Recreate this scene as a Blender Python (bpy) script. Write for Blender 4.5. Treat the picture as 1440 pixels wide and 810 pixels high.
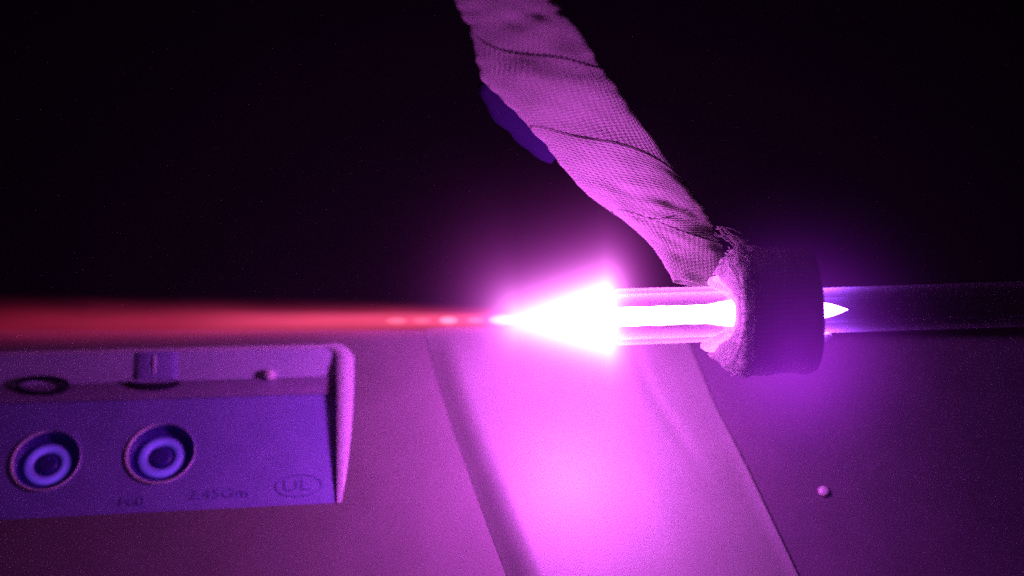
import bpy, bmesh, math, random
from mathutils import Vector, Matrix, noise

random.seed(7)
S = bpy.context.scene
COL = S.collection
for o in list(bpy.data.objects):
    bpy.data.objects.remove(o, do_unlink=True)

# ------------------------------------------------------------------ camera
W, H = 1440.0, 810.0
MM = 0.001
ELEV = math.radians(57.0)
DIST = 300 * MM
PXM = 0.15 * MM                      # metres per photo pixel at the tube
AX_Z = 50 * MM                       # height of the tube axis above the housing top
vd = Vector((0, math.cos(ELEV), -math.sin(ELEV)))       # view direction
up = Vector((0, math.sin(ELEV), math.cos(ELEV)))
rt = Vector((1, 0, 0))
target = Vector((0, 0, AX_Z)) + up * (40 * PXM)
cam_pos = target - vd * DIST
cam_d = bpy.data.cameras.new("camera")
cam = bpy.data.objects.new("camera", cam_d)
COL.objects.link(cam)
M = Matrix((rt, up, -vd)).transposed().to_4x4()
M.translation = cam_pos
cam.matrix_world = M
cam_d.sensor_width = 36
cam_d.lens = 36 * DIST / (W * PXM)
cam_d.clip_start = 0.01
cam_d.clip_end = 50
cam_d.dof.use_dof = True
cam_d.dof.focus_distance = DIST * 1.02
cam_d.dof.aperture_fstop = 6.5
S.camera = cam

# ------------------------------------------------------------------ world, exposure
wd = bpy.data.worlds.new("World")
S.world = wd
wd.use_nodes = True
wd.node_tree.nodes["Background"].inputs[0].default_value = (0.5, 0.12, 0.55, 1)
wd.node_tree.nodes["Background"].inputs[1].default_value = 0.03
S.view_settings.view_transform = 'Standard'
S.view_settings.look = 'None'
S.view_settings.exposure = 0
S.view_settings.gamma = 1
S.cycles.use_denoising = False
S.cycles.max_bounces = 8
S.cycles.transparent_max_bounces = 24
S.cycles.volume_step_rate = 0.25
S.cycles.sample_clamp_indirect = 4
S.cycles.caustics_reflective = False
S.cycles.caustics_refractive = False


# ------------------------------------------------------------------ layout helpers
def ray(px, py):
    return (vd * DIST + rt * ((px - W / 2) * PXM) + up * ((H / 2 - py) * PXM)).normalized()


def on_plane(px, py, p0, n):
    d = ray(px, py)
    return cam_pos + d * ((p0 - cam_pos).dot(n) / d.dot(n))


def on_z(px, py, z=0.0):
    return on_plane(px, py, Vector((0, 0, z)), Vector((0, 0, 1)))


def on_y(px, py, y=0.0):
    return on_plane(px, py, Vector((0, y, 0)), Vector((0, 1, 0)))


# ------------------------------------------------------------------ object helpers
def link(name, bm, mat, parent=None, smooth=True):
    me = bpy.data.meshes.new(name)
    bmesh.ops.recalc_face_normals(bm, faces=bm.faces)
    bm.to_mesh(me)
    bm.free()
    if smooth:
        for p in me.polygons:
            p.use_smooth = True
    me.materials.append(mat)
    o = bpy.data.objects.new(name, me)
    COL.objects.link(o)
    if parent:
        o.parent = parent
    return o


def empty(name, loc):
    o = bpy.data.objects.new(name, None)
    o.empty_display_size = 0.01
    COL.objects.link(o)
    o.location = loc
    return o


def tag(o, label, cat, group=None):
    o["label"] = label
    o["category"] = cat
    if group:
        o["group"] = group
    return o


def adopt(root):
    """children were built in world space: keep them there under their root"""
    bpy.context.view_layer.update()
    for c in root.children:
        c.matrix_parent_inverse = root.matrix_world.inverted()


# ------------------------------------------------------------------ materials
def nodes(mat):
    mat.use_nodes = True
    nt = mat.node_tree
    nt.nodes.clear()
    out = nt.nodes.new("ShaderNodeOutputMaterial")
    return nt, out


def mathn(nt, op, a, b=None, clamp=False):
    n = nt.nodes.new("ShaderNodeMath")
    n.operation = op
    n.use_clamp = clamp
    for i, v in enumerate((a, b)):
        if v is None:
            continue
        if isinstance(v, (int, float)):
            n.inputs[i].default_value = v
        else:
            nt.links.new(v, n.inputs[i])
    return n.outputs[0]


def plastic(name, col, rough=0.5, spec=0.5, grain=900, bump=0.15, var=0.12, coat=0.0, metallic=0.0):
    m = bpy.data.materials.new(name)
    nt, out = nodes(m)
    b = nt.nodes.new("ShaderNodeBsdfPrincipled")
    tc = nt.nodes.new("ShaderNodeTexCoord")
    n1 = nt.nodes.new("ShaderNodeTexNoise")
    n1.inputs["Scale"].default_value = 70
    n1.inputs["Detail"].default_value = 6
    nt.links.new(tc.outputs["Object"], n1.inputs["Vector"])
    n2 = nt.nodes.new("ShaderNodeTexNoise")
    n2.inputs["Scale"].default_value = grain
    n2.inputs["Detail"].default_value = 3
    nt.links.new(tc.outputs["Object"], n2.inputs["Vector"])
    mx = mathn(nt, "ADD", mathn(nt, "MULTIPLY", n1.outputs["Fac"], 0.6), mathn(nt, "MULTIPLY", n2.outputs["Fac"], 0.4))
    r = nt.nodes.new("ShaderNodeValToRGB")
    r.color_ramp.elements[0].position = 0.3
    r.color_ramp.elements[1].position = 0.7
    r.color_ramp.elements[0].color = [c * (1 - var) for c in col] + [1]
    r.color_ramp.elements[1].color = [min(1, c * (1 + var)) for c in col] + [1]
    nt.links.new(mx, r.inputs[0])
    nt.links.new(r.outputs[0], b.inputs["Base Color"])
    b.inputs["Roughness"].default_value = rough
    b.inputs["Specular IOR Level"].default_value = spec
    b.inputs["Coat Weight"].default_value = coat
    b.inputs["Metallic"].default_value = metallic
    bp = nt.nodes.new("ShaderNodeBump")
    bp.inputs["Strength"].default_value = bump
    bp.inputs["Distance"].default_value = 0.0004
    nt.links.new(n2.outputs["Fac"], bp.inputs["Height"])
    nt.links.new(bp.outputs[0], b.inputs["Normal"])
    nt.links.new(b.outputs[0], out.inputs["Surface"])
    return m


def woven(name, col, ribs=1150.0, bump=0.8, thin=0.0):
    """cloth with fine ribs; UVs are in metres along and across the tape"""
    m = bpy.data.materials.new(name)
    nt, out = nodes(m)
    b = nt.nodes.new("ShaderNodeBsdfPrincipled")
    uv = nt.nodes.new("ShaderNodeUVMap")
    sep = nt.nodes.new("ShaderNodeSeparateXYZ")
    nz = nt.nodes.new("ShaderNodeTexNoise")
    nz.inputs["Scale"].default_value = 120
    nt.links.new(uv.outputs[0], nz.inputs["Vector"])
    nt.links.new(uv.outputs[0], sep.inputs[0])
    wob = mathn(nt, "MULTIPLY", nz.outputs["Fac"], 3.0)
    sv = mathn(nt, "SINE", mathn(nt, "ADD", mathn(nt, "MULTIPLY", sep.outputs[1], ribs * 6.283), wob))
    su = mathn(nt, "SINE", mathn(nt, "ADD", mathn(nt, "MULTIPLY", sep.outputs[0], ribs * 6.283 * 0.9), wob))
    hgt = mathn(nt, "ADD", mathn(nt, "MULTIPLY", sv, 0.6), mathn(nt, "MULTIPLY", mathn(nt, "MULTIPLY", su, sv), 0.6))
    fine = nt.nodes.new("ShaderNodeTexNoise")
    fine.inputs["Scale"].default_value = 2500
    nt.links.new(uv.outputs[0], fine.inputs["Vector"])
    hgt2 = mathn(nt, "ADD", hgt, mathn(nt, "MULTIPLY", fine.outputs["Fac"], 0.6))
    bp = nt.nodes.new("ShaderNodeBump")
    bp.inputs["Strength"].default_value = bump
    bp.inputs["Distance"].default_value = 0.00018
    nt.links.new(hgt2, bp.inputs["Height"])
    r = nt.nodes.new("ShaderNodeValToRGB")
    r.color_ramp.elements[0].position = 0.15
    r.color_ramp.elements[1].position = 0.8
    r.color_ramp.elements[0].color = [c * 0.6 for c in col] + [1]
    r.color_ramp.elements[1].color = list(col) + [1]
    mixv = mathn(nt, "ADD", mathn(nt, "MULTIPLY", nz.outputs["Fac"], 0.5), mathn(nt, "ADD", mathn(nt, "MULTIPLY", fine.outputs["Fac"], 0.5), mathn(nt, "MULTIPLY", sv, 0.13)))  # rib sine darkens the gaps between threads: shade put into the colour
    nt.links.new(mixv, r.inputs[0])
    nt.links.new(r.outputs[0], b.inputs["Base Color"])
    b.inputs["Roughness"].default_value = 0.85
    b.inputs["Specular IOR Level"].default_value = 0.2
    b.inputs["Sheen Weight"].default_value = 0.3
    nt.links.new(bp.outputs[0], b.inputs["Normal"])
    if thin:
        tl_ = nt.nodes.new("ShaderNodeBsdfTranslucent")
        nt.links.new(r.outputs[0], tl_.inputs[0])
        mxs = nt.nodes.new("ShaderNodeMixShader")
        mxs.inputs[0].default_value = thin
        nt.links.new(b.outputs[0], mxs.inputs[1])
        nt.links.new(tl_.outputs[0], mxs.inputs[2])
        nt.links.new(mxs.outputs[0], out.inputs["Surface"])
    else:
        nt.links.new(b.outputs[0], out.inputs["Surface"])
    return m


def emitter(name, col, strength):
    m = bpy.data.materials.new(name)
    nt, out = nodes(m)
    e = nt.nodes.new("ShaderNodeEmission")
    e.inputs[0].default_value = list(col) + [1]
    e.inputs[1].default_value = strength
    nt.links.new(e.outputs[0], out.inputs["Surface"])
    return m


HOT = (0.84, 0.1, 1.0)
m_housing = plastic("housing_plastic", (0.26, 0.24, 0.25), 0.55, 0.35, 2300, 0.16, 0.14)
m_cover = plastic("cover_plastic", (0.34, 0.36, 0.34), 0.43, 0.9, 2300, 0.12, 0.1)
m_plate = plastic("plate_plastic", (0.165, 0.12, 0.185), 0.5, 0.4, 2300, 0.18, 0.16)
m_liner = plastic("violet_liner", (0.62, 0.62, 0.99), 0.22, 0.8, 800, 0.08)
m_panel = plastic("violet_panel", (0.34, 0.31, 0.92), 0.48, 1.0, 2300, 0.25, 0.22)
m_ledge = plastic("grey_ledge", (0.36, 0.3, 0.5), 0.5, 0.4)
m_ink = plastic("dark_print", (0.23, 0.2, 0.6), 0.6, 0.2)
m_dark = plastic("reflection_dark", (0.03, 0.025, 0.06), 0.5, 0.4)  # only for the socket reflections modelled on the recess wall
m_socket = plastic("socket_plastic", (0.35, 0.3, 0.95), 0.4, 0.5)
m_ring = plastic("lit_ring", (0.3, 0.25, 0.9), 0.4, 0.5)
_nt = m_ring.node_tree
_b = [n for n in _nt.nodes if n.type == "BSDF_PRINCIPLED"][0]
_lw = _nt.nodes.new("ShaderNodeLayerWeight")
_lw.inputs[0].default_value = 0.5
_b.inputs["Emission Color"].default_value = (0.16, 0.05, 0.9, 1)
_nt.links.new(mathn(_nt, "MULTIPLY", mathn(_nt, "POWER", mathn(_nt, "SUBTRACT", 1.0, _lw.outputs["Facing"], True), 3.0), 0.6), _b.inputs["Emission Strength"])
m_well = plastic("blue_well", (0.07, 0.04, 0.4), 0.45, 0.5)
m_rim = plastic("socket_rim", (0.8, 0.8, 0.98), 0.35, 0.5)
m_metal = plastic("bright_metal", (0.9, 0.85, 0.9), 0.32, 0.5, 900, 0.02, 0.03, 0, 1.0)
m_white = plastic("white_head", (0.88, 0.85, 0.88), 0.25, 0.8, 900, 0.03, 0.03)
m_bench = plastic("black_bench", (0.02, 0.016, 0.022), 0.7, 0.2, 300, 0.2)
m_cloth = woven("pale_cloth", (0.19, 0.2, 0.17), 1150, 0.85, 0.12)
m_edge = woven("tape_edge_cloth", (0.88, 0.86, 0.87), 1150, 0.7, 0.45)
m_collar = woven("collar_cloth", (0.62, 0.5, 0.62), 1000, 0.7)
m_flap = plastic("blue_cloth", (0.009, 0.003, 0.03), 0.9, 0.05, 900, 0.3)

# ------------------------------------------------------------------ bench
bm = bmesh.new()
bmesh.ops.create_grid(bm, x_segments=8, y_segments=8, size=3)
bench = link("bench", bm, m_bench)
bench.location = (0, 0, -0.042)
bench["kind"] = "structure"

# ------------------------------------------------------------------ housing with its recess
LEFT = -260            # photo x where the recess ends, out of the frame
BOT = -0.0415


def arc2(c, r, a0, a1, n):
    return [c + Vector((math.cos(a0 + (a1 - a0) * i / n), math.sin(a0 + (a1 - a0) * i / n), 0)) * r for i in range(n + 1)]


tl = on_z(LEFT, 506)
tr = on_z(474, 489)
br = on_z(474, 707)
bl = on_z(LEFT, 744)
# inner edge of the recess with a rounded corner at the far right
ex = (tr - tl).normalized()
ey = (tr - br).normalized()
CR = 3.2 * MM
cc = tr - ex * CR - ey * CR
corner = []
for i in range(9):
    a = math.pi / 2 * i / 8
    corner.append(cc + ey * (CR * math.cos(a)) + ex * (CR * math.sin(a)))
hole = [tl] + corner + [br, bl]

housing = empty("plastic_housing", (-0.07, 0.0, BOT))
edge_px = [(594, 440), (598, 470), (612, 520), (635, 600), (660, 670), (690, 750), (715, 815), (760, 930)]
edge = [on_z(*p) + Vector((0.0012, 0, 0)) for p in edge_px]
back_y = on_z(300, 466).y
edge[0].y = back_y
outer = [Vector((-0.2, back_y, 0))] + edge + [Vector((-0.2, edge[-1].y, 0))]
bm = bmesh.new()


def loop(bm, pts):
    vs = [bm.verts.new(p) for p in pts]
    es = [bm.edges.new((vs[i], vs[(i + 1) % len(vs)])) for i in range(len(vs))]
    return vs, es


vo, eo = loop(bm, outer)
vh, eh = loop(bm, hole)
bmesh.ops.triangle_fill(bm, edges=eo + eh, use_beauty=True)
RB = 2.0 * MM
prev = vo
cen = sum(outer, Vector()) / len(outer)
for i in range(1, 5):                 # rounded outer edge
    a = math.pi / 2 * i / 4
    ring = []
    for p in outer:
        d = (p - cen)
        d = Vector((math.copysign(1, d.x) * 0.7, math.copysign(1, d.y) * 0.7, 0))
        ring.append(bm.verts.new(p + d * (RB * math.sin(a)) - Vector((0, 0, RB * (1 - math.cos(a))))))
    for k in range(len(ring)):
        bm.faces.new((prev[k], prev[(k + 1) % len(ring)], ring[(k + 1) % len(ring)], ring[k]))
    prev = ring
low = [bm.verts.new(Vector((v.co.x, v.co.y, BOT))) for v in prev]
for k in range(len(low)):
    bm.faces.new((prev[k], prev[(k + 1) % len(low)], low[(k + 1) % len(low)], low[k]))
shell = link("shell", bm, m_housing, housing, smooth=False)

# back wall: straight down from the hole's far edge to the panel
DEEP = 2.4 * MM
pb_r = on_z(473, 548, -DEEP)
pb_l = on_z(LEFT, 578, -DEEP)
nw = (tr - tl).cross(pb_r - tr).normalized()
pf_r, pf_l = br - Vector((0, 0, 0.4 * MM)), bl - Vector((0, 0, 0.4 * MM))
EPS = Vector((0, 0, 0.0))
bm = bmesh.new()
# the wall follows the rounded corner and runs down the right side to nothing
pts = [tl] + corner + [br]


def panel_z(p):
    # height of the sloping panel under p
    n = (pb_r - pb_l).cross(pf_r - pb_r).normalized()
    return pb_r.z - ((p.x - pb_r.x) * n.x + (p.y - pb_r.y) * n.y) / n.z


pu0 = (pb_r - pb_l).normalized()
tops = [bm.verts.new(p - Vector((0, 0, 0.0))) for p in pts]
cb = pb_r - pu0 * CR * 0.6
bp_ = [pb_l] + [cb.lerp(pb_r, min(1, i / 4)) for i in range(len(corner))] + [pf_r]
bots = [bm.verts.new(p - Vector((0, 0, 0.4 * MM))) for p in bp_]
for i in range(len(pts) - 1):
    bm.faces.new((tops[i], tops[i + 1], bots[i + 1], bots[i]))
link("recess_wall", bm, m_liner, housing, smooth=False)

# panel with two round openings
pn = (pb_r - pb_l).cross(pf_r - pb_r).normalized()
if pn.z < 0:
    pn = -pn
pu = (pb_r - pb_l).normalized()
pv = pn.cross(pu).normalized()


def on_panel(px, py):
    return on_plane(px, py, pb_r, pn)


sock_px = [(225, 638), (64, 648)]
SR = (on_panel(274, 637) - on_panel(175, 637)).length / 2
NS = 48
bm = bmesh.new()
eps_r = pu * 0.05 * MM
_, e1 = loop(bm, [pb_l, pb_r, pf_r, pf_l])
alle = list(e1)
for c in sock_px:
    cp = on_panel(*c)
    _, e2 = loop(bm, [cp + (pu * math.cos(2 * math.pi * i / NS) + pv * math.sin(2 * math.pi * i / NS)) * SR * 0.96 for i in range(NS)])
    alle += e2
bmesh.ops.triangle_fill(bm, edges=alle, use_beauty=True)
panel = link("panel", bm, m_panel, housing, smooth=False)


def ring_lathe(cp, prof, n=NS, squeeze=None):
    """prof: (radius, height, du, dv) rows lofted round the panel normal"""
    bm = bmesh.new()
    rows = []
    for (r, h, du, dv) in prof:
        rows.append([bm.verts.new(cp + pu * du + pv * dv + (pu * math.cos(2 * math.pi * i / n) + pv * math.sin(2 * math.pi * i / n)) * r + pn * h) for i in range(n)])
    for a, b in zip(rows[:-1], rows[1:]):
        for i in range(n):
            bm.faces.new((a[i], a[(i + 1) % n], b[(i + 1) % n], b[i]))
    return bm, rows


for c in sock_px:
    cp = on_panel(*c)
    o1 = 0.28 * MM
    bm, rows = ring_lathe(cp, [(SR, -0.1 * MM, 0, 0), (SR, 0.3 * MM, 0, 0), (SR * 0.985, 0.42 * MM, 0, 0),
                               (SR * 0.955, 0.40 * MM, o1, o1), (SR * 0.94, 0.2 * MM, o1, o1), (SR * 0.93, -1.2 * MM, o1, o1)])
    sock = link("socket", bm, m_rim, housing)
    bm, rows = ring_lathe(cp, [(SR * 0.93, -0.4 * MM, o1, o1), (SR * 0.9, -1.6 * MM, 0, 0), (SR * 0.8, -1.9 * MM, 0, 0), (SR * 0.02, -1.9 * MM, 0, 0)])
    bm.faces.new(rows[-1])
    link("well", bm, m_well, sock)
    prof = []
    for i in range(13):
        a = math.pi * i / 12
        prof.append((SR * (0.52 + 0.15 * math.cos(a)), -1.9 * MM + 1.0 * MM * math.sin(a), 0, 0))
    bm, rows = ring_lathe(cp, prof)
    link("contact_ring", bm, m_ring, sock)
    bm, rows = ring_lathe(cp, [(SR * 0.31, -1.8 * MM, 0, 0), (SR * 0.31, -1.3 * MM, 0, 0), (SR * 0.2, -1.1 * MM, 0, 0), (SR * 0.03, -1.2 * MM, 0, 0)])
    bm.faces.new(rows[-1])
    link("centre_pin", bm, m_well, sock)


# printing at the panel's front edge
def lettering(name, body, px, py, size, parent, wide=1.0):
    cu = bpy.data.curves.new(name, "FONT")
    cu.body = body
    cu.size = size
    cu.extrude = 0.00006
    cu.align_x = "CENTER"
    cu.align_y = "CENTER"
    tmp = bpy.data.objects.new(name, cu)
    COL.objects.link(tmp)
    bpy.context.view_layer.update()
    me = bpy.data.meshes.new_from_object(tmp.evaluated_get(bpy.context.evaluated_depsgraph_get()))
    bpy.data.objects.remove(tmp)
    me.name = name
    me.materials.clear()
    me.materials.append(m_ink)
    o = bpy.data.objects.new(name, me)
    COL.objects.link(o)
    p = on_panel(px, py) + pn * 0.00008
    R = Matrix((pu * wide, pv, pn)).transposed()
    me.transform(Matrix.Translation(p) @ R.to_4x4())
    o.parent = parent
    return o


lettering("lettering", "F60", 185, 706, 3.2 * MM, panel, 1.3)
lettering("lettering", "2.45Gm", 308, 695, 3.4 * MM, panel, 1.3)
mark = lettering("certification_mark", "UL", 417, 683, 4.2 * MM, panel, 1.35)
cp = on_panel(420, 683)
bm = bmesh.new()
n = 40
ra, rb2 = 5.6 * MM, 3.0 * MM
rows = []
for f in (1.0, 0.93):
    rows.append([bm.verts.new(cp + pu * (ra * f * math.cos(2 * math.pi * i / n)) + pv * (rb2 * (f - (0.03 if f < 1 else 0)) * math.sin(2 * math.pi * i / n)) + pn * 0.00012) for i in range(n)])
for i in range(n):
    bm.faces.new((rows[0][i], rows[0][(i + 1) % n], rows[1][(i + 1) % n], rows[1][i]))
link("mark_outline", bm, m_ink, panel)

# rounded lip round the recess, fading out at the near end
lip_pts = []
for i in range(17):
    lip_pts.append(tl.lerp(corner[0], i / 16))
lip_pts += corner[1:]
for i in range(1, 15):
    lip_pts.append(corner[-1].lerp(br, i / 14))
bm = bmesh.new()
rows = []
for k, p in enumerate(lip_pts):
    a = lip_pts[max(0, k - 1)]
    b = lip_pts[min(len(lip_pts) - 1, k + 1)]
    t = (b - a).normalized()
    nrm = Vector((-t.y, t.x, 0))        # outward
    if nrm.dot(p - (tl + bl + br) / 3) < 0:
        nrm = -nrm
    side = max(0.0, min(1.0, (k - 16) / 8))
    f = 1.0
    if k > 24:
        f = max(0.0, 1 - ((k - 24) / 14.0) ** 2.2)
    wdt = (1.2 + 3.0 * side) * MM * (0.25 + 0.75 * f)
    hgt = (0.4 + 0.85 * side) * MM * f
    row = []
    for j in range(11):
        s = j / 10
        row.append(bm.verts.new(p + nrm * (wdt * s) + Vector((0, 0, hgt * math.sin(math.pi * min(1, s * 0.85 + 0.15)) ** 0.9 + 0.00003 * (1 - s)))))
    rows.append(row)
for a, b in zip(rows[:-1], rows[1:]):
    for j in range(10):
        bm.faces.new((a[j], a[j + 1], b[j + 1], b[j]))
link("recess_lip", bm, plastic("glossy_lip", (0.85, 0.8, 0.98), 0.22, 0.9, 900, 0.04, 0.05), housing)

# ledge along the foot of the wall, then solid shapes standing in for reflections
fw = nw if nw.z > 0 else -nw          # towards the camera


def on_wall(px, py, off=0.0):
    return on_plane(px, py, tr + fw * off, nw)


bm = bmesh.new()
LO = 0.8 * MM
rowA, rowB, rowC = [], [], []
for i in range(25):
    x = LEFT + (470 - LEFT) * i / 24
    ytop = 543 - (x / 470) * 14
    p = on_wall(x, ytop)
    q = on_wall(x, ytop + 26)
    j = noise.noise(Vector((x * 0.02, 0, 0))) * 0.15 * MM
    rowA.append(bm.verts.new(p + fw * 0.02 * MM))
    rowB.append(bm.verts.new(p + fw * (LO + j) - Vector((0, 0, 0.5 * MM))))
    rowC.append(bm.verts.new(Vector((q.x, q.y, panel_z(q) - 0.3 * MM)) + fw * (LO + j)))
for i in range(24):
    bm.faces.new((rowA[i], rowA[i + 1], rowB[i + 1], rowB[i]))
    bm.faces.new((rowB[i], rowB[i + 1], rowC[i + 1], rowC[i]))
link("ledge", bm, m_ledge, housing)


def tube_path(pts, rad, closed=False, n=10, bm=None):
    bm = bm or bmesh.new()
    rows = []
    N = len(pts)
    for k, p in enumerate(pts):
        a = pts[(k - 1) % N] if closed else pts[max(0, k - 1)]
        b = pts[(k + 1) % N] if closed else pts[min(N - 1, k + 1)]
        t = (b - a).normalized()
        u = t.cross(Vector((0.13, 0.2, 1))).normalized()
        v = t.cross(u)
        r = rad(k / max(1, N - 1)) if callable(rad) else rad
        rows.append([bm.verts.new(p + (u * math.cos(2 * math.pi * i / n) + v * math.sin(2 * math.pi * i / n)) * r) for i in range(n)])
    for k in range(N if closed else N - 1):
        a, b = rows[k], rows[(k + 1) % N]
        for i in range(n):
            bm.faces.new((a[i], a[(i + 1) % n], b[(i + 1) % n], b[i]))
    if not closed:
        bm.faces.new(rows[0])
        bm.faces.new(rows[-1])
    return bm


def oval(cx, cy, rx, ry, a0=0, a1=2 * math.pi, n=28, off=1.0 * MM):
    return [on_wall(cx + rx * math.cos(a0 + (a1 - a0) * i / n), cy + ry * math.sin(a0 + (a1 - a0) * i / n), off) for i in range(n + (0 if abs(a1 - a0 - 2 * math.pi) < 1e-6 else 1))]


bm = tube_path(oval(60, 542, 36, 11), 0.55 * MM, closed=True)
link("dark_reflection", bm, m_dark, housing)  # dark oval modelled in place of a socket's reflection in the wall
bm = tube_path(oval(216, 536, 36, 8, math.radians(-10), math.radians(190)), lambda t: (0.25 + 0.6 * math.sin(math.pi * t)) * MM)
reflection_arc = link("dark_reflection", bm, m_dark, housing)
# darker half-round shape for the socket's reflection, above the second arc
bm = bmesh.new()
rows = []
for j in range(13):
    a = math.pi * j / 12
    r = 5.2 * MM
    row = []
    for (yy, k) in ((496, 1.0), (515, 1.0), (534, 1.0)):
        p = on_wall(220, yy)
        row.append(bm.verts.new(p + ex * (-r * math.cos(a)) + fw * (0.9 * MM * math.sin(a))))
    rows.append(row)
for a, b in zip(rows[:-1], rows[1:]):
    for j in range(2):
        bm.faces.new((a[j], a[j + 1], b[j + 1], b[j]))
link("column_reflection", bm, plastic("reflection_plastic", (0.42, 0.36, 0.9), 0.2, 0.8), housing)
bm = tube_path([on_wall(217, yy, 0.75 * MM) for yy in (497, 503, 511, 519, 526)], lambda t: (0.55 - 0.25 * abs(2 * t - 1)) * MM)
link("highlight_streak", bm, m_rim, housing)  # pale bar in place of the specular streak
bm = bmesh.new()
bmesh.ops.create_uvsphere(bm, u_segments=20, v_segments=12, radius=1.5 * MM)
bmesh.ops.translate(bm, verts=bm.verts, vec=on_wall(379, 527, 0.8 * MM))
link("glint_dome", bm, m_white, housing)  # white dome added for the bright reflection of the plasma
adopt(housing)

# ------------------------------------------------------------------ raised middle cover
cover_r = [(950, 440), (966, 478), (1004, 570), (1042, 645), (1070, 705), (1120, 810), (1180, 930)]
rows_px = [464, 472, 480, 490, 500, 520, 545, 570, 600, 630, 660, 690, 720, 750, 780, 810, 840, 870, 900, 930]


def interp(tab, y):
    for (x0, y0), (x1, y1) in zip(tab[:-1], tab[1:]):
        if y0 <= y <= y1:
            return x0 + (x1 - x0) * (y - y0) / (y1 - y0)
    return tab[-1][0] if y > tab[-1][1] else tab[0][0]


crease = [(880, 440), (905, 545), (985, 665), (1060, 780), (1130, 930)]
bm = bmesh.new()
NU = 60
grid = []
for y in rows_px:
    a = on_z(interp(edge_px, y), y)
    b = on_z(interp(cover_r, y), y)
    cr = on_z(interp(crease, y), y)
    uc = (cr - a).length / (b - a).length
    fade = max(0, min(1, (700 - y) / 120))
    row = []
    for i in range(NU + 1):
        u = i / NU
        p = a.lerp(b, u)
        da = u * (b - a).length
        z = 4.2 * MM * math.sin(math.pi / 2 * min(1, da / (7 * MM))) ** 1.2
        if u > 0.6:
            z -= 3.9 * MM * ((u - 0.6) / 0.4) ** 1.5
        z *= 0.25 + 0.75 * max(0.0, min(1, (y - 464) / 60))
        d = (u - uc) * (b - a).length
        z -= 0.7 * MM * fade * math.exp(-(d / (1.3 * MM)) ** 2)
        d2 = (1 - u) * (b - a).length
        z += 0.6 * MM * max(0.1, min(1, (y - 560) / 100)) * math.exp(-(d2 / (1.4 * MM)) ** 2)
        z += 0.25 * MM * noise.noise(Vector((p.x * 40, p.y * 30, 0)))
        row.append(bm.verts.new(p + Vector((0, 0, z + 0.0002))))
    grid.append(row)
for a, b in zip(grid[:-1], grid[1:]):
    for i in range(NU):
        bm.faces.new((a[i], a[i + 1], b[i + 1], b[i]))
loopv = [r[0] for r in grid] + grid[-1][1:] + [r[-1] for r in reversed(grid[:-1])] + list(reversed(grid[0][1:-1]))
lowv = [bm.verts.new(Vector((v.co.x, v.co.y, BOT))) for v in loopv]
for k in range(len(loopv)):
    k2 = (k + 1) % len(loopv)
    bm.faces.new((loopv[k], loopv[k2], lowv[k2], lowv[k]))
cover = link("curved_cover", bm, m_cover)
mod = cover.modifiers.new("edges", "EDGE_SPLIT")
mod.split_angle = math.radians(40)
tag(cover, "pale curved cover strip lit bright pink below the glowing cone", "cover")

# ------------------------------------------------------------------ darker plate on the right
plate = empty("side_plate", (0.08, 0.0, BOT))
bm = bmesh.new()
by = on_z(1300, 486).y
gr = []
NX, NY = 40, 26
for j in range(NY + 1):
    t = j / NY
    y = by + (edge[-1].y - by) * t
    row = []
    for i in range(NX + 1):
        s = i / NX
        # left edge follows the cover
        best = None
        for (x0, y0), (x1, y1) in zip(cover_r[:-1], cover_r[1:]):
            p, q = on_z(x0, y0), on_z(x1, y1)
            if p.y >= y >= q.y:
                best = p.x + (q.x - p.x) * (p.y - y) / (p.y - q.y)
        if best is None:
            best = on_z(*cover_r[-1]).x
        x0 = best + 0.15 * MM
        x = x0 + (0.2 - x0) * s
        z = 0.25 * MM * noise.noise(Vector((x * 25, y * 25, 3)))
        row.append(bm.verts.new(Vector((x, y, z))))
    gr.append(row)
for a, b in zip(gr[:-1], gr[1:]):
    for i in range(NX):
        bm.faces.new((a[i], a[i + 1], b[i + 1], b[i]))
# rounded far edge, then the back face
prev = gr[0]
for i in range(1, 7):
    a = math.pi / 2 * i / 6
    cur = [bm.verts.new(v.co + Vector((0, 5 * MM * math.sin(a), -5 * MM * (1 - math.cos(a))))) for v in gr[0]]
    for k in range(NX):
        bm.faces.new((prev[k], prev[k + 1], cur[k + 1], cur[k]))
    prev = cur
low = [bm.verts.new(Vector((v.co.x, v.co.y, BOT))) for v in prev]
for k in range(NX):
    bm.faces.new((prev[k], prev[k + 1], low[k + 1], low[k]))
fr = [bm.verts.new(Vector((v.co.x, v.co.y, BOT))) for v in gr[-1]]
for k in range(NX):
    bm.faces.new((gr[-1][k], gr[-1][k + 1], fr[k + 1], fr[k]))
link("plate_top", bm, m_plate, plate)


def screw(px, py, r):
    bm = bmesh.new()
    bmesh.ops.create_uvsphere(bm, u_segments=20, v_segments=12, radius=r)
    bmesh.ops.scale(bm, verts=bm.verts, vec=(1.0, 1.0, 0.5))
    bmesh.ops.translate(bm, verts=bm.verts, vec=on_z(px, py, r * 0.3) + Vector((0, 0, r * 0.1)))
    return link("screw", bm, m_white, plate)


screw(1158, 691, 1.3 * MM)
tag(plate, "dark plain plate with a small shiny screw right of the curved cover", "plate")
tag(housing, "pale plastic housing with a recessed violet panel holding two round sockets", "housing")
adopt(plate)

# ------------------------------------------------------------------ glass tube along the discharge
A0 = on_y(865, 446, 0)
A1 = on_y(1480, 426, 0)
AX = (A1 - A0)
AXN = AX.normalized()
AU = AXN.cross(Vector((0, 0, 1))).normalized()
AV = AU.cross(AXN).normalized()
if AV.z < 0:
    AV, AU = -AV, -AU


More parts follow.
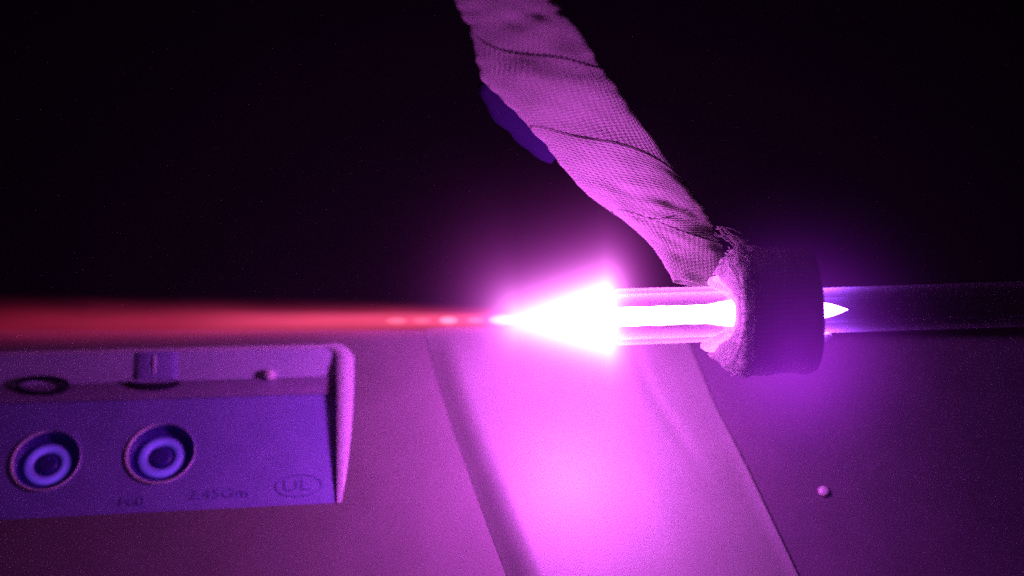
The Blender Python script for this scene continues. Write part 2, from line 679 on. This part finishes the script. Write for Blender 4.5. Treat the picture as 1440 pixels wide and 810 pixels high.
def axis_at(px):
    """point on the tube's axis seen at photo column px"""
    lo, hi = -0.3, 0.5
    for _ in range(50):
        mid = (lo + hi) / 2
        p = A0 + AXN * mid
        d = p - cam_pos
        x = W / 2 + d.dot(rt) / d.dot(vd) * DIST / PXM
        if x < px:
            lo = mid
        else:
            hi = mid
    return A0 + AXN * lo


def revolve(prof, n=40, wob=None, cap0=False, cap1=False, bm=None, smoothcap=True):
    """prof: (photo column or point, radius in m) along the tube axis"""
    bm = bm or bmesh.new()
    rows = []
    for (c, r) in prof:
        c = axis_at(c) if not isinstance(c, Vector) else c
        rows.append([bm.verts.new(c + (AU * math.cos(2 * math.pi * i / n) + AV * math.sin(2 * math.pi * i / n)) * (r if not wob else r * wob(c, 2 * math.pi * i / n))) for i in range(n)])
    for a, b in zip(rows[:-1], rows[1:]):
        for i in range(n):
            bm.faces.new((a[i], a[(i + 1) % n], b[(i + 1) % n], b[i]))
    if cap0:
        bm.faces.new(rows[0])
    if cap1:
        bm.faces.new(rows[-1])
    return bm


def glass_mat(name, haze, tint):
    m = bpy.data.materials.new(name)
    nt, out = nodes(m)
    tr_ = nt.nodes.new("ShaderNodeBsdfTransparent")
    tr_.inputs[0].default_value = (0.94, 0.92, 0.95, 1)
    gl = nt.nodes.new("ShaderNodeBsdfGlossy")
    gl.inputs["Roughness"].default_value = 0.12
    df = nt.nodes.new("ShaderNodeBsdfDiffuse")
    df.inputs[0].default_value = list(tint) + [1]
    tl_ = nt.nodes.new("ShaderNodeBsdfTranslucent")
    tl_.inputs[0].default_value = list(tint) + [1]
    md = nt.nodes.new("ShaderNodeMixShader")
    nt.links.new(df.outputs[0], md.inputs[1])
    nt.links.new(tl_.outputs[0], md.inputs[2])
    lw = nt.nodes.new("ShaderNodeLayerWeight")
    lw.inputs[0].default_value = 0.5
    pw = mathn(nt, "POWER", lw.outputs["Facing"], 2.2)
    f1 = mathn(nt, "ADD", mathn(nt, "MULTIPLY", pw, haze), 0.03, True)
    m1 = nt.nodes.new("ShaderNodeMixShader")
    nt.links.new(f1, m1.inputs[0])
    nt.links.new(tr_.outputs[0], m1.inputs[1])
    nt.links.new(md.outputs[0], m1.inputs[2])
    f2 = mathn(nt, "ADD", mathn(nt, "MULTIPLY", mathn(nt, "POWER", lw.outputs["Facing"], 4.0), 0.6), 0.04, True)
    m2 = nt.nodes.new("ShaderNodeMixShader")
    nt.links.new(f2, m2.inputs[0])
    nt.links.new(m1.outputs[0], m2.inputs[1])
    nt.links.new(gl.outputs[0], m2.inputs[2])
    nt.links.new(m2.outputs[0], out.inputs["Surface"])
    return m


tube = empty("glass_tube", axis_at(1100))
tag(tube, "clear glass tube running through the dark cloth collar to the right", "glass tube")
TR = 4.75 * MM
OR_ = 6.0 * MM
m_glass = glass_mat("clear_glass", 1.0, (0.6, 0.5, 0.65))
bm = revolve([(870, TR * 1.02), (1150, TR), (1560, TR)], 48)
link("inner_tube", bm, m_glass, tube)
bm = revolve([(1010, TR * 0.56), (1150, TR * 0.56), (1560, TR * 0.56)], 40)
link("bore", bm, glass_mat("bore_glass", 0.2, (0.2, 0.15, 0.25)), tube)
bm = revolve([(868, OR_ * 0.9), (866, OR_ * 0.95), (867, OR_), (880, OR_), (1000, OR_ * 0.97), (1040, OR_ * 0.97)], 48)
link("outer_sleeve", bm, m_glass, tube)
adopt(tube)

# ------------------------------------------------------------------ cloth collar wound on the tube
collar = empty("cloth_collar", axis_at(1095))
tag(collar, "thick dark collar of wound cloth tape with frayed bright left rim round the glass tube", "cloth collar")


def uv_metres(o, f):
    me = o.data
    uvl = me.uv_layers.new(name="UVMap")
    for lp in me.loops:
        uvl.data[lp.index].uv = f(me.vertices[lp.vertex_index].co)
    return o


def axis_uv(co):
    d = co - A0
    return (d.dot(AXN), 13 * MM * math.atan2(d.dot(AU), d.dot(AV)))


CRD = 13.2 * MM


def wobc(seed, amt):
    return lambda c, a: 1 + amt * noise.noise(Vector((math.cos(a) * 1.6 + seed, math.sin(a) * 1.6, (c - A0).dot(AXN) * 120)))


seg = []
for k in range(13):
    t = k / 12
    px = 1053 + (1144 - 1053) * t
    seg.append((px, CRD * (0.985 + 0.02 * math.sin(t * 9)) * (1 - 0.05 * max(0, (t - 0.85) / 0.15))))
seg = [(1047, CRD * 0.93), (1050, CRD * 0.97)] + seg + [(1147, CRD * 0.88), (1146, CRD * 0.6), (1145, TR * 1.02)]
bm = revolve(seg, 72, wobc(1.0, 0.035))
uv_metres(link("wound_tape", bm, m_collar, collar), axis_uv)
# the frayed left face: a stepped cone of tape edges
for (xi, xo, r0, r1, prot, sd) in ((1046, 1042, 6.3, 9.2, 46, 3), (1044, 1041, 8.6, 11.4, 38, 5), (1043, 1041, 10.6, 13.5, 24, 8)):
    bm = bmesh.new()
    rows = []
    NA = 80
    for j in range(9):
        t = j / 8
        row = []
        for i in range(NA):
            a = 2 * math.pi * i / NA
            d = AU * math.cos(a) + AV * math.sin(a)
            w = d.dot(up)
            w = max(0, w) ** 3 * 0.75 + max(0, -w) ** 2.2 * 1.0 + 0.35
            nzv = noise.noise(Vector((math.cos(a) * 2.2 + sd, math.sin(a) * 2.2, t * 1.5)))
            px = xi + (xo - xi) * t - prot * w * (1 - t ** 1.6) * (1 + 0.5 * nzv) + 5 * nzv
            if j == 8:
                px = xo + 10
            r = (r0 + (r1 - r0) * t ** 0.8) * MM * (1 + 0.09 * noise.noise(Vector((math.cos(a) * 3 + sd, math.sin(a) * 3, t * 3 + 9))))
            row.append(bm.verts.new(axis_at(px) + d * max(r, 6.15 * MM)))
        rows.append(row)
    for a_, b_ in zip(rows[:-1], rows[1:]):
        for i in range(NA):
            bm.faces.new((a_[i], a_[(i + 1) % NA], b_[(i + 1) % NA], b_[i]))
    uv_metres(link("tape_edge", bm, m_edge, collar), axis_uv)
# pale selvage standing out round the rim
sel = []
for i in range(72):
    a = 2 * math.pi * i / 72
    d = AU * math.cos(a) + AV * math.sin(a)
    nz_ = noise.noise(Vector((math.cos(a) * 4, math.sin(a) * 4, 1.7)))
    sel.append(axis_at(1043 + 5 * nz_) + d * (12.9 + 0.5 * nz_) * MM)
bm = tube_path(sel, 0.75 * MM, closed=True, n=10)
uv_metres(link("selvage", bm, m_edge, collar), axis_uv)
# frayed threads round the rim
bm = bmesh.new()
for k in range(260):
    a = random.uniform(0, 2 * math.pi)
    r = random.choice((random.uniform(8.5, 13.2), random.uniform(12.2, 13.7))) * MM
    d = AU * math.cos(a) + AV * math.sin(a)
    p = axis_at(1038 - (13.6 * MM - r) / PXM * 0.55 * abs(d.dot(up)) ** 2) + d * r
    t = Vector((random.uniform(-1, 0.3), random.uniform(-1, 1), random.uniform(-1, 1))).normalized()
    L = random.uniform(0.8, 2.4) * MM
    pts = [p + t * (L * i / 4) + d * (0.25 * MM * math.sin(i + k)) for i in range(5)]
    tube_path(pts, 0.09 * MM, n=5, bm=bm)
fr = link("frayed_threads", bm, m_edge, collar)
fr["kind"] = "stuff"
# a loose wrap bulging over the top of the collar
bm = bmesh.new()
rows = []
for i in range(25):
    a = math.radians(30 + 125 * i / 24)
    row = []
    for j in range(9):
        t = j / 8
        c = axis_at(1056 + 84 * t)
        bulge = 0.9 * MM * math.sin(math.pi * i / 24) * math.sin(math.pi * t) - 0.2 * MM
        r = CRD * 1.0 + bulge + 0.5 * MM * noise.noise(Vector((i * 0.3, t * 4, 2)))
        row.append(bm.verts.new(c + (-AU * math.cos(a) * (1 if AU.y < 0 else -1) * -1 + AV * math.sin(a)) * r))
    rows.append(row)
for a, b in zip(rows[:-1], rows[1:]):
    for j in range(8):
        bm.faces.new((a[j], a[j + 1], b[j + 1], b[j]))
o = link("loose_wrap", bm, m_collar, collar)
uv_metres(o, axis_uv)
o.modifiers.new("thick", "SOLIDIFY").thickness = 0.5 * MM
# small glass bead where the collar meets the tube
bm = bmesh.new()
bmesh.ops.create_uvsphere(bm, u_segments=16, v_segments=10, radius=1.1 * MM)
bmesh.ops.translate(bm, verts=bm.verts, vec=axis_at(1160) - up * (TR + 0.8 * MM) - vd * 2 * MM)
link("bead", bm, m_white, collar)
adopt(collar)

# ------------------------------------------------------------------ cloth strap leading up from the collar
strap = empty("cloth_strap", axis_at(1010))
tag(strap, "pale ribbed cloth strap wrapped in overlapping turns and rising to the left", "cloth strap")


def strap_y(py):
    """the strap runs back from the collar, then stands up"""
    r = max(0.0, min(1.2, (400 - py) / 400))
    return (13 + 21 * (1 - (1 - min(r / 0.55, 1)) ** 2) + 4 * max(0, r - 0.55)) * MM


def on_strap(px, py, off=0.0):
    return on_y(px, py, strap_y(py)) - vd * off


LEDGE = [(600, -70), (640, 0), (664, 50), (678, 108), (720, 152), (770, 206), (820, 266), (880, 312), (925, 356), (950, 402)]
REDGE = [(735, -70), (775, 0), (812, 42), (850, 100), (898, 168), (948, 238), (988, 292), (1008, 330), (1022, 362), (1036, 408)]
NSEG = len(LEDGE) - 1


def sample(s):
    """s in 0..1 along the strap: left and right edge points, their middle"""
    f = min(max(s, 0), 0.9999) * NSEG
    i = int(f)
    f -= i

    def cat(T):
        p0, p1, p2, p3 = T[max(0, i - 1)], T[i], T[i + 1], T[min(NSEG, i + 2)]
        r = []
        for k in range(2):
            a, b, c, d = p0[k], p1[k], p2[k], p3[k]
            r.append(0.5 * (2 * b + (c - a) * f + (2 * a - 5 * b + 4 * c - d) * f * f + (3 * b - a - 3 * c + d) * f ** 3))
        return r
    l, r = cat(LEDGE), cat(REDGE)
    return on_strap(*l), on_strap(*r)


def strap_point(s, phi, grow):
    l, r = sample(s)
    c = (l + r) / 2
    hw = (r - l).length / 2 + grow
    x = (r - l).normalized()
    hw0 = (r - l).length / 2
    hw1 = hw0 * (1 + (0.06 + 0.22 * max(0, 0.42 - s)) * noise.noise(Vector((s * 34, math.copysign(3, math.cos(phi)), 0))))
    return c + x * ((hw1 + grow * 0.35) * math.cos(phi)) - vd * ((hw0 * 0.34 + grow) * math.copysign(abs(math.sin(phi)) ** 0.6, math.sin(phi)))



#        s0    s1    tilt  skew  rib angle
WRAPS = [(-0.02, 0.36, 0.0, 0.02, 75), (0.26, 0.62, 0.05, 0.03, 80), (0.545, 0.76, 0.03, -0.035, 0),
         (0.70, 0.86, -0.05, 0.03, -28), (0.79, 0.999, 0.05, -0.02, 70)]
for k, (s0, s1, tilt, skew, ang) in enumerate(WRAPS):
    bm = bmesh.new()
    NP, NVV = 56, 40
    rows, uvs = [], {}
    ca, sa = math.cos(math.radians(ang)), math.sin(math.radians(ang))
    length = (sample(min(s1, 0.99))[0] - sample(max(s0, 0))[0]).length
    for j in range(NVV + 1):
        t = j / NVV
        row = []
        for i in range(NP):
            phi = 2 * math.pi * i / NP
            edge_fade = 1.0
            s = s0 + (s1 - s0) * t + (tilt * math.cos(phi) + skew * math.sin(phi) + 0.010 * math.sin(3 * phi + k)) * (1 - t * 0.5)
            s = min(max(s, 0.0), 0.998)
            # each turn stands proud at its upper edge and tucks under the next at its lower end
            grow = ((0.16 if k > 1 else 0.0) * math.exp(-((t - 0.04) / 0.03) ** 2) + 0.06 * k - 0.12 * max(0, (t - 0.85) / 0.15)) * MM
            cp_, sp_ = math.cos(phi), math.sin(phi)
            lump = 1.3 * MM * noise.noise(Vector((s * 8, cp_ * 1.2, sp_ * 1.2 + 5)))
            lump += 0.8 * MM * noise.noise(Vector((s * 22, cp_ * 2.5, sp_ * 2.5)))
            fr_ = max(0.0, sp_)
            for (f0, fs, fw_, fd) in ((0.285, 0.05, 0.08, -1.7), (0.36, 0.03, 0.06, 0.5), (0.35, 0.02, 0.04, 0.7),
                                      (0.47, -0.05, 0.03, -0.6), (0.53, -0.02, 0.022, 0.4), (0.66, 0.03, 0.02, -0.4), (0.69, 0.035, 0.018, 0.4), (0.775, -0.03, 0.015, -0.4)):
                lump += fd * MM * fr_ * math.exp(-((s - f0 - fs * cp_) / fw_) ** 2)
            v = bm.verts.new(strap_point(s, phi, grow + lump * (0.3 + 0.7 * abs(math.sin(phi)))))
            a_ = phi * 9 * MM
            b_ = length * t
            uvs[v] = (a_ * ca + b_ * sa, -a_ * sa + b_ * ca)
            row.append(v)
        rows.append(row)
    uvl = bm.loops.layers.uv.new("UVMap")
    for a, b in zip(rows[:-1], rows[1:]):
        for i in range(NP):
            f = bm.faces.new((a[i], a[(i + 1) % NP], b[(i + 1) % NP], b[i]))
            for lp in f.loops:
                u, v = uvs[lp.vert]
                if i == NP - 1 and lp.vert in (a[0], b[0]):
                    u += 2 * math.pi * 9 * MM * ca
                    v -= 2 * math.pi * 9 * MM * sa
                lp[uvl].uv = (u, v)
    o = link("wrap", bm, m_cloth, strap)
    sm = o.modifiers.new("thick", "SOLIDIFY")
    sm.thickness = 0.12 * MM
    sm.offset = -1
# loose bluish flap behind the strap
bm = bmesh.new()
rows = []
for j in range(13):
    t = j / 12
    l = on_strap(678 + 105 * t, 105 + 110 * t) + vd * 6 * MM
    wpx = 20 * math.sin(math.pi * (0.12 + 0.8 * t)) ** 0.7 * (1 + 0.35 * noise.noise(Vector((t * 5, 2, 0))))
    q = on_strap(678 + 105 * t - wpx * 0.8, 105 + 110 * t + wpx) + vd * 7 * MM
    p = on_strap(678 + 105 * t + 30, 105 + 110 * t - 22) + vd * 7 * MM
    rows.append([bm.verts.new(x) for x in (p, l, l.lerp(q, 0.5) + vd * 0.4 * MM, q)])
for a, b in zip(rows[:-1], rows[1:]):
    for j in range(3):
        bm.faces.new((a[j], a[j + 1], b[j + 1], b[j]))
o = link("loose_flap", bm, m_flap, strap)
uv_metres(o, lambda co: (co.x, co.y + co.z))
o.modifiers.new("thick", "SOLIDIFY").thickness = 0.8 * MM
# stray threads where the strap meets the collar
bm = bmesh.new()
for k in range(46):
    x, y = random.uniform(1000, 1050), 0
    y = 322 + (x - 1000) * 0.6 + random.uniform(-6, 10)
    p = on_strap(x, y, random.uniform(2, 8) * MM)
    t = (on_strap(x + 34, y + random.uniform(6, 24), 4 * MM) - p).normalized()
    L = random.uniform(2, 6) * MM
    pts = [p + t * (L * i / 5) + up * (0.4 * MM * math.sin(i * 0.9 + k)) for i in range(6)]
    tube_path(pts, 0.09 * MM, n=5, bm=bm)
o = link("stray_threads", bm, m_cloth, strap)
o["kind"] = "stuff"
adopt(strap)

# ------------------------------------------------------------------ the discharge
jet = empty("plasma_jet", axis_at(865))
tag(jet, "white hot plasma cone at the tube mouth with a long red plume streaming left", "plasma")
m_hot = emitter("hot_plasma", HOT, 225)
m_col = emitter("column_plasma", (1.0, 0.2, 1.0), 36)
m_tail = emitter("tail_plasma", (0.36, 0.09, 1.0), 75)

XA, XB = 730, 852
PL0 = axis_at(760)
PLN = (on_y(0, 456, 0) - PL0).normalized()


def plume_at(px):
    return PL0 + PLN * ((PL0.x - axis_at(px).x) / -PLN.x)


# red plume: thin hot gas, brightest where one looks through most of it
def plume_mat(name, c_right, c_left, x_right, x_left, power):
    m = bpy.data.materials.new(name)
    nt, out = nodes(m)
    geo = nt.nodes.new("ShaderNodeNewGeometry")
    sep = nt.nodes.new("ShaderNodeSeparateXYZ")
    nt.links.new(geo.outputs["Position"], sep.inputs[0])
    mr = nt.nodes.new("ShaderNodeMapRange")
    mr.inputs["From Min"].default_value = x_left
    mr.inputs["From Max"].default_value = x_right
    nt.links.new(sep.outputs[0], mr.inputs["Value"])
    ramp = nt.nodes.new("ShaderNodeValToRGB")
    ramp.color_ramp.elements[0].color = list(c_left) + [1]
    ramp.color_ramp.elements[1].color = list(c_right) + [1]
    nt.links.new(mr.outputs[0], ramp.inputs[0])
    lw = nt.nodes.new("ShaderNodeLayerWeight")
    lw.inputs[0].default_value = 0.5
    f = mathn(nt, "POWER", mathn(nt, "SUBTRACT", 1.0, lw.outputs["Facing"], True), power)
    nz = nt.nodes.new("ShaderNodeTexNoise")
    nz.inputs["Scale"].default_value = 1.0
    nz.inputs["Detail"].default_value = 4
    mp = nt.nodes.new("ShaderNodeMapping")
    mp.inputs["Scale"].default_value = (45, 210, 210)
    nt.links.new(geo.outputs["Position"], mp.inputs["Vector"])
    nt.links.new(mp.outputs[0], nz.inputs["Vector"])
    f = mathn(nt, "MULTIPLY", f, mathn(nt, "ADD", mathn(nt, "MULTIPLY", nz.outputs["Fac"], 1.1), 0.45))
    em = nt.nodes.new("ShaderNodeEmission")
    nt.links.new(ramp.outputs[0], em.inputs[0])
    nt.links.new(f, em.inputs[1])
    tp = nt.nodes.new("ShaderNodeBsdfTransparent")
    ad = nt.nodes.new("ShaderNodeAddShader")
    nt.links.new(em.outputs[0], ad.inputs[0])
    nt.links.new(tp.outputs[0], ad.inputs[1])
    nt.links.new(ad.outputs[0], out.inputs["Surface"])
    return m


prof = []
for k in range(27):
    t = k / 26
    prof.append((XA + (XB - XA) * t, (0.1 + 4.7 * t ** 0.88) * MM * (1 - 0.22 * max(0, (t - 0.9) / 0.1) ** 2)))
rE = prof[-1][1]
for k in range(1, 7):
    a = math.pi / 2 * k / 6
    prof.append((XB + 6 * math.sin(a), rE * max(0.02, math.cos(a))))
bm = revolve(prof, 48, wobc(2, 0.05))
link("flame_cone", bm, m_hot, jet)
cprof = [(855, 0.6 * MM), (860, 1.9 * MM)] + [(866 + 8 * k, (2.0 + 0.25 * noise.noise(Vector((k * 0.45, 1, 1)))) * MM) for k in range(17)]
cprof += [(1012, 2.5 * MM), (1030, 2.8 * MM), (1060, 2.4 * MM), (1140, 2.1 * MM)]
bm = revolve(cprof, 32, wobc(7, 0.08))
link("tube_column", bm, m_col, jet)
bm = revolve([(1130, 1.7 * MM), (1160, 1.6 * MM), (1171, 1.25 * MM), (1182, 0.65 * MM), (1192, 0.08 * MM)], 32)
link("tail_tip", bm, m_tail, jet)

x_r, x_l = axis_at(720).x, axis_at(-20).x
pl = []
for k in range(31):
    px = 750 - 800 * k / 30
    t = k / 30
    pl.append((plume_at(px), (4.0 + 4.8 * t ** 0.8) * MM))
bm = revolve(pl, 40, wobc(4, 0.03))
link("plume", bm, plume_mat("red_plume", (0.36, 0.02, 0.07), (0.1, 0.003, 0.013), x_r, x_l, 10.0), jet)
pl = []
for k in range(25):
    t = k / 24
    pl.append((plume_at(735 - 800 * t), (1.8 + 2.6 * t) * MM))
bm = revolve(pl, 32)
link("plume_core", bm, plume_mat("pink_core", (0.3, 0.035, 0.075), (0.03, 0.001, 0.004), x_r, axis_at(250).x, 3.5), jet)
for (px, ln, rd, st) in ((708, 24, 1.8, 0.9), (668, 15, 1.3, 0.12), (631, 17, 1.5, 0.32), (594, 16, 1.3, 0.07), (558, 18, 1.4, 0.12)):
    pr = []
    for k in range(13):
        a = math.pi * k / 12
        pr.append((plume_at(px - ln * math.cos(a)), max(0.02, rd * math.sin(a)) * MM))
    bm = revolve(pr, 24)
    link("shock_bead", bm, plume_mat("shock_glow", (st, st * 0.45, st * 0.75), (st, st * 0.45, st * 0.75), 1, 0, 6.0), jet)

# emissive volume added for the camera bloom round the cone
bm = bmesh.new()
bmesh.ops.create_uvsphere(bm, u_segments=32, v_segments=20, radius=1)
gm = bpy.data.materials.new("bloom_volume")
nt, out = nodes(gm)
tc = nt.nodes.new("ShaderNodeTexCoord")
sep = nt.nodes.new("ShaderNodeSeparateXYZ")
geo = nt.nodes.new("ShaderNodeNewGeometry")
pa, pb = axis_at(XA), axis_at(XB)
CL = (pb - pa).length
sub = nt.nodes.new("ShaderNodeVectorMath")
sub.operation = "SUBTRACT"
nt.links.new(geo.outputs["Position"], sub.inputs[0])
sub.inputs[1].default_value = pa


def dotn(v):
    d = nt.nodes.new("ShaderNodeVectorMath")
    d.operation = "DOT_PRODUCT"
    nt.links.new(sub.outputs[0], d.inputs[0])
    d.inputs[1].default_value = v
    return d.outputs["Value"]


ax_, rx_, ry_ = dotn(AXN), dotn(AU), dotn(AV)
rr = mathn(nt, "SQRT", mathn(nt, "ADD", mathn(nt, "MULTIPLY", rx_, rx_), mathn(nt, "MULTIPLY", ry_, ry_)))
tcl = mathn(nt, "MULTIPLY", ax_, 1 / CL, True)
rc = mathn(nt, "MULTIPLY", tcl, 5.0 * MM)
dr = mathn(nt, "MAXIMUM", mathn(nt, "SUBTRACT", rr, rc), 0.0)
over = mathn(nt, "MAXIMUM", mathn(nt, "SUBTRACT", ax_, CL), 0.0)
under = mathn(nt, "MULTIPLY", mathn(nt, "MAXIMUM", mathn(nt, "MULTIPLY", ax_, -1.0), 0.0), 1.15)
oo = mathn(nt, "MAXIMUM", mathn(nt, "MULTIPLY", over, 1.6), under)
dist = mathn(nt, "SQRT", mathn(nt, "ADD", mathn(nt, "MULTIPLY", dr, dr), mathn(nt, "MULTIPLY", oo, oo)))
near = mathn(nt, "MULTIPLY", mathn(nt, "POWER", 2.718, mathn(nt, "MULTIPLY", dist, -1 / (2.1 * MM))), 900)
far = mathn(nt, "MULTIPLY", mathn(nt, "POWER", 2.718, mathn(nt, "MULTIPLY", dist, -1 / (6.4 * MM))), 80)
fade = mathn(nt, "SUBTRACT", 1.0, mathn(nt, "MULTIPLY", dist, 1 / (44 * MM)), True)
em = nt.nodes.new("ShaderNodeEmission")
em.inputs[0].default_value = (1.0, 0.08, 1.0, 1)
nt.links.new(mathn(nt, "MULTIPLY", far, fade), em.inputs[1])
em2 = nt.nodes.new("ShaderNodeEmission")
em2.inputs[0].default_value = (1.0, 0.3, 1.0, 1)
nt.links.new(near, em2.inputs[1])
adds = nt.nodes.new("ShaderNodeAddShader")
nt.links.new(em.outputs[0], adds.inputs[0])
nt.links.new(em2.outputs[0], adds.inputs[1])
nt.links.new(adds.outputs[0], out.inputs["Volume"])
o = link("bloom_volume", bm, gm, jet)
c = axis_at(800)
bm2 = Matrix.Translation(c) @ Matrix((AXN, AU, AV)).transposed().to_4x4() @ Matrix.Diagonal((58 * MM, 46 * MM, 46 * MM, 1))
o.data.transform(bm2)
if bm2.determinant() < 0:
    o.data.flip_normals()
# violet glow volume added to brighten the collar, standing in for lens glare
gm2 = bpy.data.materials.new("violet_glare")
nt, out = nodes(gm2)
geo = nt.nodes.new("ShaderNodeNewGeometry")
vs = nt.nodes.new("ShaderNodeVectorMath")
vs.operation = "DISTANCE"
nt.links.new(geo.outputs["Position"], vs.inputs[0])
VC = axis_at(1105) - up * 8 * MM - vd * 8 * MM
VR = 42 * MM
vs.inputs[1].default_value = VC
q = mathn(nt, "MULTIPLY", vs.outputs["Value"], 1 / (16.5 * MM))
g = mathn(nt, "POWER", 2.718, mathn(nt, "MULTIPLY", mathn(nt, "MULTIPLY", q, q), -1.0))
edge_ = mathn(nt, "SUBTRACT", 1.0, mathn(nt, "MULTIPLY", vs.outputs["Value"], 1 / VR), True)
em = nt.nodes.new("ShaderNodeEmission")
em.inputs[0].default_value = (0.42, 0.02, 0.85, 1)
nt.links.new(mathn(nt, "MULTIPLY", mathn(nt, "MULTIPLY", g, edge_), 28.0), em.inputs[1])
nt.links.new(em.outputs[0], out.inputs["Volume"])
bm = bmesh.new()
bmesh.ops.create_uvsphere(bm, u_segments=32, v_segments=20, radius=VR)
bmesh.ops.translate(bm, verts=bm.verts, vec=VC)
link("violet_glare", bm, gm2, jet)
adopt(jet)
